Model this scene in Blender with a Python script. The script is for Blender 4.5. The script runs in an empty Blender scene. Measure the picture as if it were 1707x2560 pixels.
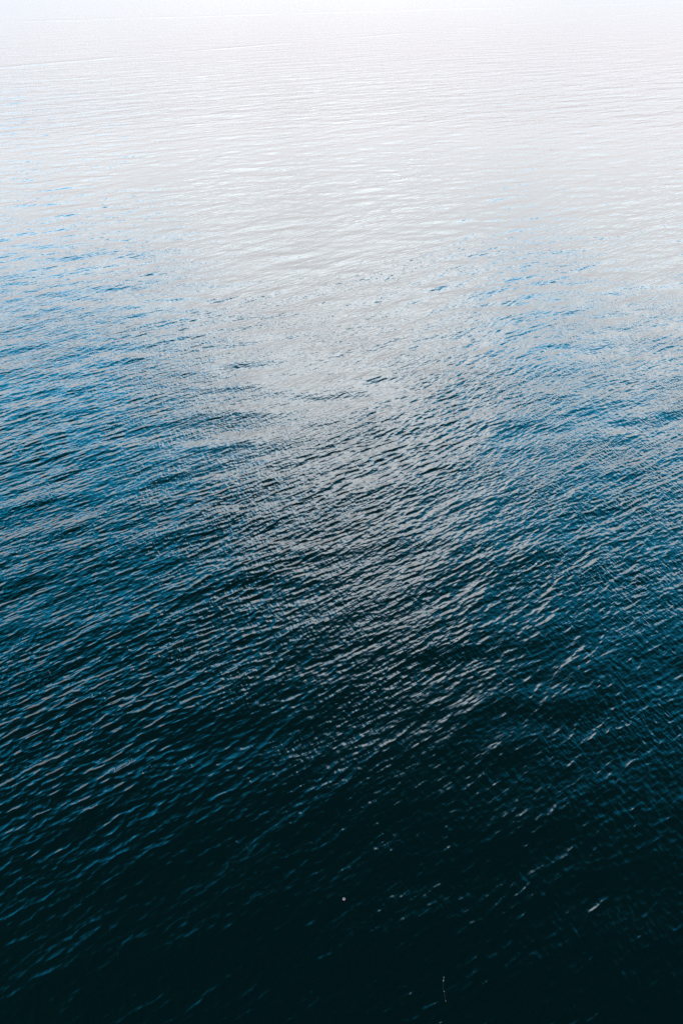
import bpy, math
import numpy as np

R = math.radians
scene = bpy.context.scene

# ------------------------------------------------------------------ camera
CAM_H = 50.0
cam_d = bpy.data.cameras.new("camera")
cam_d.sensor_fit = 'VERTICAL'
cam_d.sensor_height = 36.0
cam_d.lens = 30.0
cam_d.clip_start = 0.5
cam_d.clip_end = 60000.0
cam = bpy.data.objects.new("camera", cam_d)
scene.collection.objects.link(cam)
cam.location = (0.0, 0.0, CAM_H)
cam.rotation_euler = (R(90.0 - 32.9), 0.0, 0.0)
scene.camera = cam

# ------------------------------------------------------------------ light
SUN_EL, SUN_AZ = R(32.0), R(-140.0)          # azimuth measured from +Y (straight ahead) to the right
sun_d = bpy.data.lights.new("sun", 'SUN')
sun_d.energy = 1.5
sun_d.angle = R(10.0)                      # veiled by cloud
sun_d.color = (1.0, 0.95, 0.93)
sun = bpy.data.objects.new("sun", sun_d)
scene.collection.objects.link(sun)
sun.location = (-60, -80, 90)
sun.rotation_euler = (R(90.0) - SUN_EL, 0.0, math.pi - SUN_AZ)

scene.view_settings.view_transform = 'Standard'
scene.view_settings.look = 'None'
scene.view_settings.gamma = 1.0
scene.view_settings.exposure = 1.6
scene.view_settings.use_curve_mapping = False
scene.cycles.use_denoising = False

# ------------------------------------------------------------------ node helper
class NT:
    def __init__(s, nt):
        s.nt = nt
    def new(s, typ, **kw):
        n = s.nt.nodes.new(typ)
        for k, v in kw.items():
            setattr(n, k, v)
        return n
    def put(s, sock, v):
        if hasattr(v, 'links') or isinstance(v, bpy.types.NodeSocket):
            s.nt.links.new(v, sock)
        elif v is not None:
            sock.default_value = v
    def m(s, op, a, b=None, c=None, clamp=False):
        n = s.new('ShaderNodeMath', operation=op, use_clamp=clamp)
        s.put(n.inputs[0], a); s.put(n.inputs[1], b); s.put(n.inputs[2], c)
        return n.outputs[0]
    def vm(s, op, a, b=None):
        n = s.new('ShaderNodeVectorMath', operation=op)
        s.put(n.inputs[0], a); s.put(n.inputs[1], b)
        return n.outputs['Value'] if op in ('DOT_PRODUCT', 'LENGTH') else n.outputs[0]
    def xyz(s, x, y, z=0.0):
        n = s.new('ShaderNodeCombineXYZ')
        s.put(n.inputs[0], x); s.put(n.inputs[1], y); s.put(n.inputs[2], z)
        return n.outputs[0]
    def noise(s, vec, scale, detail=2.0, rough=0.5, dist=0.0, lac=2.0):
        n = s.new('ShaderNodeTexNoise', noise_dimensions='3D')
        s.put(n.inputs['Vector'], vec)
        n.inputs['Scale'].default_value = scale
        n.inputs['Detail'].default_value = detail
        n.inputs['Roughness'].default_value = rough
        n.inputs['Lacunarity'].default_value = lac
        n.inputs['Distortion'].default_value = dist
        return n.outputs['Fac'] if 'Fac' in n.outputs else n.outputs[0]
    def ss(s, v, a, b, lo=0.0, hi=1.0):
        n = s.new('ShaderNodeMapRange', interpolation_type='SMOOTHSTEP')
        s.put(n.inputs['Value'], v)
        n.inputs['From Min'].default_value = a; n.inputs['From Max'].default_value = b
        n.inputs['To Min'].default_value = lo; n.inputs['To Max'].default_value = hi
        return n.outputs[0]
    def mix(s, f, a, b):
        n = s.new('ShaderNodeMix', data_type='RGBA')
        s.put(n.inputs[0], f)
        s.put(n.inputs[6], a); s.put(n.inputs[7], b)
        return n.outputs[2]
    def scale(s, col, f):
        n = s.new('ShaderNodeVectorMath', operation='SCALE')
        s.put(n.inputs[0], col); s.put(n.inputs['Scale'], f)
        return n.outputs[0]

# ------------------------------------------------------------------ sky: blue air with a broken cloud deck
world = bpy.data.worlds.new("World")
scene.world = world
world.use_nodes = True
world.node_tree.nodes.clear()
w = NT(world.node_tree)
out = w.new('ShaderNodeOutputWorld')
sky = w.new('ShaderNodeTexSky', sky_type='NISHITA')
sky.sun_disc = False
sky.sun_elevation = SUN_EL
sky.sun_rotation = SUN_AZ
sky.air_density = 1.0
sky.dust_density = 1.0
sky.ozone_density = 1.0
SKY_STRENGTH = 0.13
CLOUD_STRENGTH = 1.0

tc = w.new('ShaderNodeTexCoord')
d = tc.outputs['Generated']
sep = w.new('ShaderNodeSeparateXYZ'); w.put(sep.inputs[0], d)
dx, dy, dz = sep.outputs
zc = w.m('MAXIMUM', dz, 0.04)
u = w.m('DIVIDE', dx, zc)                  # the deck seen as a flat sheet overhead
v = w.m('DIVIDE', dy, zc)
P = w.xyz(u, v, 0.0)
big = w.noise(P, 0.75, 3.0, 0.5)
fine = w.noise(P, 2.3, 5.0, 0.55, 0.3)
# bank: a cloud mass ahead whose rounded front reaches overhead in the middle
uu = w.m('SQRT', w.m('ADD', w.m('POWER', w.m('SUBTRACT', u, 0.03), 2.0), 0.02))
front = w.m('SUBTRACT', w.m('SUBTRACT', v, 1.0), w.m('MULTIPLY', uu, 1.85))
front = w.m('MULTIPLY', front, 1.1)
cov = w.m('ADD', front, w.m('MULTIPLY', w.m('SUBTRACT', big, 0.5), 1.6))
cov = w.m('ADD', cov, w.m('MULTIPLY', w.m('SUBTRACT', fine, 0.5), 1.0))
mask = w.ss(cov, -0.15, 0.75)
# the bank closes the whole sky low down
low = w.m('ADD', dz, w.m('MULTIPLY', w.m('SUBTRACT', w.noise(d, 5.0, 4.0, 0.55), 0.5), 0.26))
low = w.m('SUBTRACT', low, w.m('MULTIPLY', dx, 0.08))
mask = w.m('MAXIMUM', mask, w.ss(low, 0.45, 0.32))
# low haze along the whole horizon
hor = w.ss(dz, 0.77, 0.28)
# clouds: brighter overhead than at the horizon, as an overcast is
tone = w.m('ADD', w.ss(dz, 0.0, 0.17, 0.33, 0.78), w.m('MULTIPLY', w.m('MULTIPLY', w.m('MAXIMUM', dz, 0.0), 5.4), w.ss(dz, 0.14, 0.54)))
lump = w.m('MULTIPLY', w.m('SUBTRACT', fine, 0.5), w.ss(dz, 0.06, 0.30, 0.0, 0.9))
tone = w.m('MULTIPLY', tone, w.m('ADD', 1.0, lump))
ccol = w.mix(w.ss(dz, 0.05, 0.26), (1.0, 0.92, 0.945, 1), (0.90, 0.96, 1.0, 1))
cloud = w.scale(ccol, w.m('MULTIPLY', tone, CLOUD_STRENGTH / SKY_STRENGTH))
blue = w.vm('MULTIPLY', sky.outputs[0], (0.10, 0.64, 0.44))
hcol = w.mix(w.ss(dz, 0.05, 0.30), (0.5, 0.8, 1.0, 1), (0.015, 0.46, 0.85, 1))
blue = w.mix(hor, blue, w.scale(hcol, w.m('MULTIPLY', w.ss(dz, 0.0, 0.25, 0.40, 2.6), 1.0 / SKY_STRENGTH)))
col = w.mix(mask, blue, cloud)
bg = w.new('ShaderNodeBackground')
w.put(bg.inputs['Color'], col)
bg.inputs['Strength'].default_value = SKY_STRENGTH
w.put(out.inputs['Surface'], bg.outputs[0])

# ------------------------------------------------------------------ sea: wave field from a directional spectrum
CREST = R(48.0)                            # crests run this far right of straight ahead
CROSS = R(-18.0)                           # a finer cross sea

def wave_tile(N, L, seed, lam_lo, lam_hi, crest, spread, lam_peak, slope_rms, chop, fall):
    """periodic tile: returns (height, shift x, shift y)"""
    rng = np.random.default_rng(seed)
    k1 = 2 * np.pi * np.fft.fftfreq(N, L / N)
    kx, ky = np.meshgrid(k1, k1, indexing='xy')
    k = np.hypot(kx, ky); k[0, 0] = 1.0
    th = np.arctan2(kx, ky) - (crest + np.pi / 2)        # angle off the travel direction
    D = np.abs(np.cos(th)) ** spread
    lam = 2 * np.pi / k
    S = k ** -fall * np.exp(-0.8 * (lam / lam_peak) ** 2) * D
    band = 1 / (1 + np.exp(-(np.log(lam) - np.log(lam_lo)) * 8)) / (1 + np.exp((np.log(lam) - np.log(lam_hi)) * 8))
    A = np.sqrt(S * band) * (rng.normal(size=(N, N)) + 1j * rng.normal(size=(N, N)))
    A[0, 0] = 0
    sx = np.real(np.fft.ifft2(1j * kx * A)); sy = np.real(np.fft.ifft2(1j * ky * A))
    A *= slope_rms / math.sqrt((sx ** 2 + sy ** 2).mean())
    h = np.real(np.fft.ifft2(A))
    ax = np.real(np.fft.ifft2(1j * kx / k * A)) * chop
    ay = np.real(np.fft.ifft2(1j * ky / k * A)) * chop
    return np.stack([h, ax, ay], -1).astype(np.float32), L

def sample(tile, x, y):
    T, L = tile
    N = T.shape[0]
    fx = (x / L * N) % N; fy = (y / L * N) % N
    ix = np.floor(fx).astype(np.int32); iy = np.floor(fy).astype(np.int32)
    tx = (fx - ix)[..., None].astype(np.float32); ty = (fy - iy)[..., None].astype(np.float32)
    ix %= N; iy %= N
    jx = (ix + 1) % N; jy = (iy + 1) % N
    return (T[iy, ix] * (1 - tx) + T[iy, jx] * tx) * (1 - ty) + (T[jy, ix] * (1 - tx) + T[jy, jx] * tx) * ty

short_a = wave_tile(1024, 71.0, 11, 0.32, 5.0, CREST, 16, 0.90, 0.098, 2.4, 5.0)
short_b = wave_tile(1024, 97.0, 23, 0.36, 3.0, CREST + R(9), 6, 0.60, 0.068, 2.0, 4.8)
cross_a = wave_tile(1024, 61.0, 37, 0.32, 1.2, CROSS, 4, 0.6, 0.042, 0.8, 5.0)
long_a = wave_tile(512, 233.0, 51, 2.5, 20.0, CREST + R(16), 4, 9.0, 0.029, 0.5, 4.5)
long_b = wave_tile(512, 301.0, 67, 2.5, 20.0, CREST - R(8), 5, 4.0, 0.025, 0.5, 4.5)

# rows: fine near the shore-side edge, growing with distance
ys = [-30000.0, -12000, -5000, -2000, -900, -450, -220, -110, -60, -30, -15, -6, -1.0]
y = 2.0
while y < 40000:
    ys.append(y)
    r = math.hypot(y, CAM_H)
    foot = r * r / (CAM_H * 853.0)
    if y < 12: st = 0.5
    elif y < 270: st = min(max(0.095, foot * 0.85), 0.32)
    else: st = 0.32 * (y / 270.0) ** 2.4
    y += st
ys = np.array(ys)
core = np.linspace(-1, 1, 1051)
ext = np.array([1.012, 1.05, 1.15, 1.4, 2.0, 3.5, 7, 15, 40])
cs = np.concatenate([-ext[::-1], core, ext])
half = 0.55 * np.hypot(np.maximum(ys, 0), CAM_H) + 4.0
Y, C = np.meshgrid(ys, cs, indexing='ij')
X = C * half[:, None]
rowstep = np.gradient(ys)[:, None] * np.ones_like(X)
colstep = np.abs(np.gradient(X, axis=1))
step = np.maximum(rowstep, colstep)
fade_s = np.clip((0.62 - step) / 0.28, 0, 1)[..., None]
fade_l = np.clip((3.0 - step) / 1.8, 0, 1)[..., None]
# slow patchiness of the wind sea
gust = (0.98 + 14.0 * sample((long_b[0][..., :1] * 1.0, 2100.0), X + 31, Y * 0.8 + 7)[..., :1])
gust = np.clip(gust, 0.55, 1.4)
# calmer in the lee close in, most of all to the right
lee = np.clip((Y - 0.9 * X * (X < 0) - 18.0 - 0.35 * np.maximum(X, 0)) / 55.0, 0, 1)
lee = (0.56 + 0.44 * lee * lee * (3 - 2 * lee))[..., None]
gust = gust * lee
D = np.zeros(X.shape + (3,), np.float32)
D += (sample(short_a, X, Y) + sample(short_b, X + 13.7, Y + 5.1)) * gust * fade_s
D += sample(cross_a, X + 3.3, Y + 8.1) * fade_s
D += (sample(long_a, X, Y) + sample(long_b, X + 40, Y + 77)) * fade_l
co = np.stack([X + D[..., 1], Y + D[..., 2], D[..., 0]], -1).astype(np.float32)
nr, nc = X.shape
print("sea grid", nr, nc, nr * nc)
idx = np.arange(nr * nc, dtype=np.int32).reshape(nr, nc)
quads = np.stack([idx[:-1, :-1], idx[:-1, 1:], idx[1:, 1:], idx[1:, :-1]], -1).reshape(-1, 4)
me = bpy.data.meshes.new("sea")
me.vertices.add(nr * nc)
me.vertices.foreach_set('co', co.reshape(-1))
me.loops.add(quads.size)
me.loops.foreach_set('vertex_index', quads.reshape(-1))
me.polygons.add(len(quads))
me.polygons.foreach_set('loop_start', np.arange(0, quads.size, 4, dtype=np.int32))
me.polygons.foreach_set('use_smooth', np.ones(len(quads), dtype=bool))
me.update(calc_edges=True)
sea = bpy.data.objects.new("sea", me)
scene.collection.objects.link(sea)
sea["kind"] = "structure"

def ground(px, py):
    """where the sight line through a point of the 1707 x 2560 photograph meets the calm sea"""
    f = 1707 * 30.0 / 24.0
    a, b = (px - 853.5) / f, (1280.0 - py) / f
    p = R(32.9)
    fy, fz = math.cos(p) + b * math.sin(p), -math.sin(p) + b * math.cos(p)
    k = CAM_H / -fz
    return a * k, fy * k

SHIP_SWELLS = [ground(230, 48) + ground(1707, 5) + (10.0, 1.2),
               ground(0, 168) + ground(830, 98) + (4.0, 0.5)]

# ------------------------------------------------------------------ water material
def water_material():
    mat = bpy.data.materials.new("sea_water")
    mat.use_nodes = True
    mat.node_tree.nodes.clear()
    t = NT(mat.node_tree)
    o = t.new('ShaderNodeOutputMaterial')
    p = t.new('ShaderNodeBsdfPrincipled')
    p.inputs['Base Color'].default_value = (0.0001, 0.0008, 0.0008, 1)
    p.inputs['Roughness'].default_value = 0.04
    p.inputs['IOR'].default_value = 1.333
    geo = t.new('ShaderNodeNewGeometry')
    pos = geo.outputs['Position']
    def frame(az, along, across):
        c = (math.sin(az), math.cos(az), 0.0); n = (math.cos(az), -math.sin(az), 0.0)
        return t.xyz(t.m('MULTIPLY', t.vm('DOT_PRODUCT', pos, c), along),
                     t.m('MULTIPLY', t.vm('DOT_PRODUCT', pos, n), across), 0.0)
    dist = t.vm('LENGTH', pos)
    far = t.ss(dist, 250.0, 370.0)
    # wavelets too small to resolve far out act as roughness
    t.put(p.inputs['Roughness'], t.m('ADD', t.ss(dist, 60.0, 420.0, 0.03, 0.18), t.ss(dist, 400.0, 1500.0, 0.0, 0.05)))
    patch = t.ss(t.noise(pos, 0.05, 2.0), 0.3, 0.7, 0.6, 1.25)
    rip_a = t.noise(frame(CREST + R(4), 0.9, 2.6), 1.0, 1.0, 0.45, 0.3)
    rip_b = t.noise(frame(CROSS, 1.3, 3.6), 1.0, 1.0, 0.45, 0.4)
    rip_b = t.m('MULTIPLY', rip_b, t.ss(t.noise(pos, 0.16, 2.0), 0.35, 0.65, 0.35, 1.2))
    h = t.m('ADD', t.m('MULTIPLY', rip_a, 0.072), t.m('MULTIPLY', rip_b, 0.042))
    sp = t.new('ShaderNodeSeparateXYZ'); t.put(sp.inputs[0], pos)
    lee_y = t.m('SUBTRACT', sp.outputs[1], t.m('ADD', t.m('MULTIPLY', t.m('MAXIMUM', sp.outputs[0], 0.0), 0.35), t.m('MULTIPLY', t.m('MINIMUM', sp.outputs[0], 0.0), 0.9)))
    h = t.m('MULTIPLY', h, t.m('MULTIPLY', patch, t.ss(lee_y, 20.0, 75.0, 0.55, 1.0)))
    h = t.m('MULTIPLY', h, t.ss(dist, 95.0, 290.0, 1.0, 0.15))
    # beyond the modelled wavelets, the same wind sea as relief
    sea_a = t.noise(frame(CREST, 0.12, 0.55), 1.0, 3.0, 0.55)
    sea_b = t.noise(frame(CREST + R(10), 0.03, 0.12), 1.0, 2.0, 0.5)
    hf = t.m('ADD', t.m('MULTIPLY', sea_a, 0.22), t.m('MULTIPLY', sea_b, 0.6))
    h = t.m('ADD', h, t.m('MULTIPLY', hf, far))
    # long low swells left by passing ships, far out
    for (x0, y0, x1, y1, wd, amp) in SHIP_SWELLS:
        ln = math.hypot(x1 - x0, y1 - y0)
        nx, ny = -(y1 - y0) / ln, (x1 - x0) / ln
        wob = t.m('MULTIPLY', t.m('SUBTRACT', t.noise(pos, 0.012, 2.0), 0.5), wd * 2.0)
        dd = t.m('ADD', t.m('SUBTRACT', t.vm('DOT_PRODUCT', pos, (nx, ny, 0.0)), nx * x0 + ny * y0), wob)
        g = t.m('EXPONENT', t.m('MULTIPLY', t.m('POWER', t.m('DIVIDE', dd, wd), 2.0), -1.0))
        brk = t.ss(t.noise(pos, 0.02, 2.0), 0.38, 0.62)
        h = t.m('ADD', h, t.m('MULTIPLY', t.m('MULTIPLY', g, brk), amp))
    b = t.new('ShaderNodeBump')
    b.inputs['Strength'].default_value = 1.0
    b.inputs['Distance'].default_value = 1.0
    t.put(b.inputs['Height'], h)
    t.put(p.inputs['Normal'], b.outputs[0])
    t.put(o.inputs['Surface'], p.outputs[0])
    return mat

me.materials.append(water_material())

# ------------------------------------------------------------------ floats on the water
def surface(x, y):
    """height of the modelled sea at a point"""
    r = int(np.searchsorted(ys, y))
    sl = co[max(r - 25, 0):r + 25].reshape(-1, 3)
    i = np.argmin((sl[:, 0] - x) ** 2 + (sl[:, 1] - y) ** 2)
    return float(sl[i, 2])

def paint(name, col, rough=0.45, grime=0.35):
    mat = bpy.data.materials.new(name)
    mat.use_nodes = True
    t = NT(mat.node_tree)
    p = mat.node_tree.nodes['Principled BSDF']
    tc_ = t.new('ShaderNodeTexCoord')
    n = t.noise(tc_.outputs['Object'], 22.0, 4.0, 0.6)
    dark = tuple(c * (1 - grime) for c in col)
    t.put(p.inputs['Base Color'], t.mix(t.ss(n, 0.42, 0.62), dark + (1,), tuple(col) + (1,)))
    p.inputs['Roughness'].default_value = rough
    return mat

PINK = paint("faded_pink_plastic", (0.17, 0.095, 0.10))
WHITE = paint("weathered_white_plastic", (0.06, 0.057, 0.06))
PALE = paint("faded_pinkish_white_plastic", (0.46, 0.33, 0.39))
DARK = paint("dark_rubber", (0.05, 0.045, 0.05), 0.6)
ROPE = paint("pale_line", (0.012, 0.014, 0.014), 0.9)

def lathe(name, prof, mat, parent, seg=24, z0=0.0):
    """turn a profile of (radius, height) about the upright axis"""
    vs, fs = [], []
    for (r, z) in prof:
        for k in range(seg):
            a = 2 * math.pi * k / seg
            vs.append((r * math.cos(a), r * math.sin(a), z + z0))
    for i in range(len(prof) - 1):
        for k in range(seg):
            k2 = (k + 1) % seg
            fs.append((i * seg + k, i * seg + k2, (i + 1) * seg + k2, (i + 1) * seg + k))
    fs.append(tuple(range(seg))[::-1]); fs.append(tuple(range((len(prof) - 1) * seg, len(prof) * seg)))
    return mesh(name, vs, fs, mat, parent)

def mesh(name, vs, fs, mat, parent):
    m_ = bpy.data.meshes.new(name)
    m_.from_pydata(vs, [], fs)
    m_.polygons.foreach_set('use_smooth', [True] * len(m_.polygons))
    m_.materials.append(mat)
    m_.update()
    o = bpy.data.objects.new(name, m_)
    scene.collection.objects.link(o)
    o.parent = parent
    return o

def tube(name, pts, rad, mat, parent, seg=8, closed=False):
    vs, fs = [], []
    n = len(pts)
    P3 = [np.array(p, float) for p in pts]
    for i in range(n):
        a = P3[(i - 1) % n] if (closed or i > 0) else P3[i]
        b = P3[(i + 1) % n] if (closed or i < n - 1) else P3[i]
        tg = b - a; tg /= np.linalg.norm(tg)
        up = np.array([0, 0, 1.0]) if abs(tg[2]) < 0.9 else np.array([1.0, 0, 0])
        s1 = np.cross(tg, up); s1 /= np.linalg.norm(s1)
        s2 = np.cross(s1, tg)
        for k in range(seg):
            an = 2 * math.pi * k / seg
            vs.append(tuple(P3[i] + rad * (math.cos(an) * s1 + math.sin(an) * s2)))
    for i in range(n if closed else n - 1):
        j = (i + 1) % n
        for k in range(seg):
            k2 = (k + 1) % seg
            fs.append((i * seg + k, i * seg + k2, j * seg + k2, j * seg + k))
    if not closed:
        fs.append(tuple(range(seg))[::-1]); fs.append(tuple(range((n - 1) * seg, n * seg)))
    return mesh(name, vs, fs, mat, parent)

def thing(name, x, y, label, cat, group=None, tilt=(0, 0)):
    e = bpy.data.objects.new(name, None)
    e.empty_display_size = 0.1
    scene.collection.objects.link(e)
    e.location = (x, y, surface(x, y))
    e.rotation_euler = (tilt[0], tilt[1], 0)
    e["label"] = label
    e["category"] = cat
    if group: e["group"] = group
    return e

def round_float(x, y, r, body_mat, label, tilt):
    e = thing("round_float", x, y, label, "float", None, tilt)
    prof = [(r * math.sin(a) * 0.98 + 0.004, -r * math.cos(a) + r * 0.35) for a in np.linspace(0.02, math.pi - 0.30, 18)]
    body = lathe("float_body", prof, body_mat, e)
    seam = [(r * 1.0 * math.cos(a), r * 1.0 * math.sin(a), r * 0.35) for a in np.linspace(0, 2 * math.pi, 25)[:-1]]
    tube("moulded_seam", seam, r * 0.06, body_mat, body, 6, True)
    top = r * 1.30
    lathe("neck", [(r * 0.36, top - r * 0.05), (r * 0.36, top + r * 0.10), (r * 0.26, top + r * 0.16), (r * 0.12, top + r * 0.16)], DARK, e)
    eye = [(r * 0.20 * math.cos(a), 0, top + r * 0.27 + r * 0.20 * math.sin(a)) for a in np.linspace(0, 2 * math.pi, 17)[:-1]]
    tube("rope_eye", eye, r * 0.06, body_mat, e, 6, True)
    return e

gx, gy = ground(860, 2248)
round_float(gx, gy, 0.095, PINK, "pale pink round float alone in the dark water near the bottom", (R(14), R(-9)))
gx, gy = ground(1339, 1410)
round_float(gx, gy, 0.085, PALE, "tiny pinkish white float among silvery ripples at the right", (R(8), R(20)))

# a small stick float with its line trailing on the surface
gx, gy = ground(1108, 2452)
e = thing("fishing_float", gx, gy, "slim white fishing float trailing a pale line in the darkest water", "float", None, (R(-22), R(6)))
lathe("float_body", [(0.006, -0.10), (0.018, -0.07), (0.036, -0.01), (0.040, 0.04), (0.028, 0.08), (0.010, 0.10)], WHITE, e, 16)
st = lathe("stem", [(0.006, 0.09), (0.006, 0.20), (0.004, 0.20)], DARK, e, 8)
lathe("tip", [(0.006, 0.195), (0.026, 0.215), (0.030, 0.245), (0.018, 0.275), (0.004, 0.285)], WHITE, st, 14)
bpy.context.view_layer.update()
mi = e.matrix_world.inverted()
from mathutils import Vector
pts = []
for k in range(40):
    s_ = k / 39.0
    x = gx - 0.02 - 0.03 * math.sin(5 * s_) + 0.02 * math.sin(13 * s_)
    y_ = gy - 0.03 - 1.15 * s_
    pts.append(tuple(mi @ Vector((x, y_, surface(x, y_) + 0.012))))
line = tube("line", pts, 0.006, ROPE, e, 6)
for q, rr in ((20, 0.030), (39, 0.024)):
    c = Vector(pts[q])
    prof = [(rr * math.sin(a) + 0.002, -rr * 0.8 * math.cos(a)) for a in np.linspace(0.05, math.pi - 0.05, 9)]
    bd = lathe("bead", prof, WHITE, line, 12)
    bd.location = c
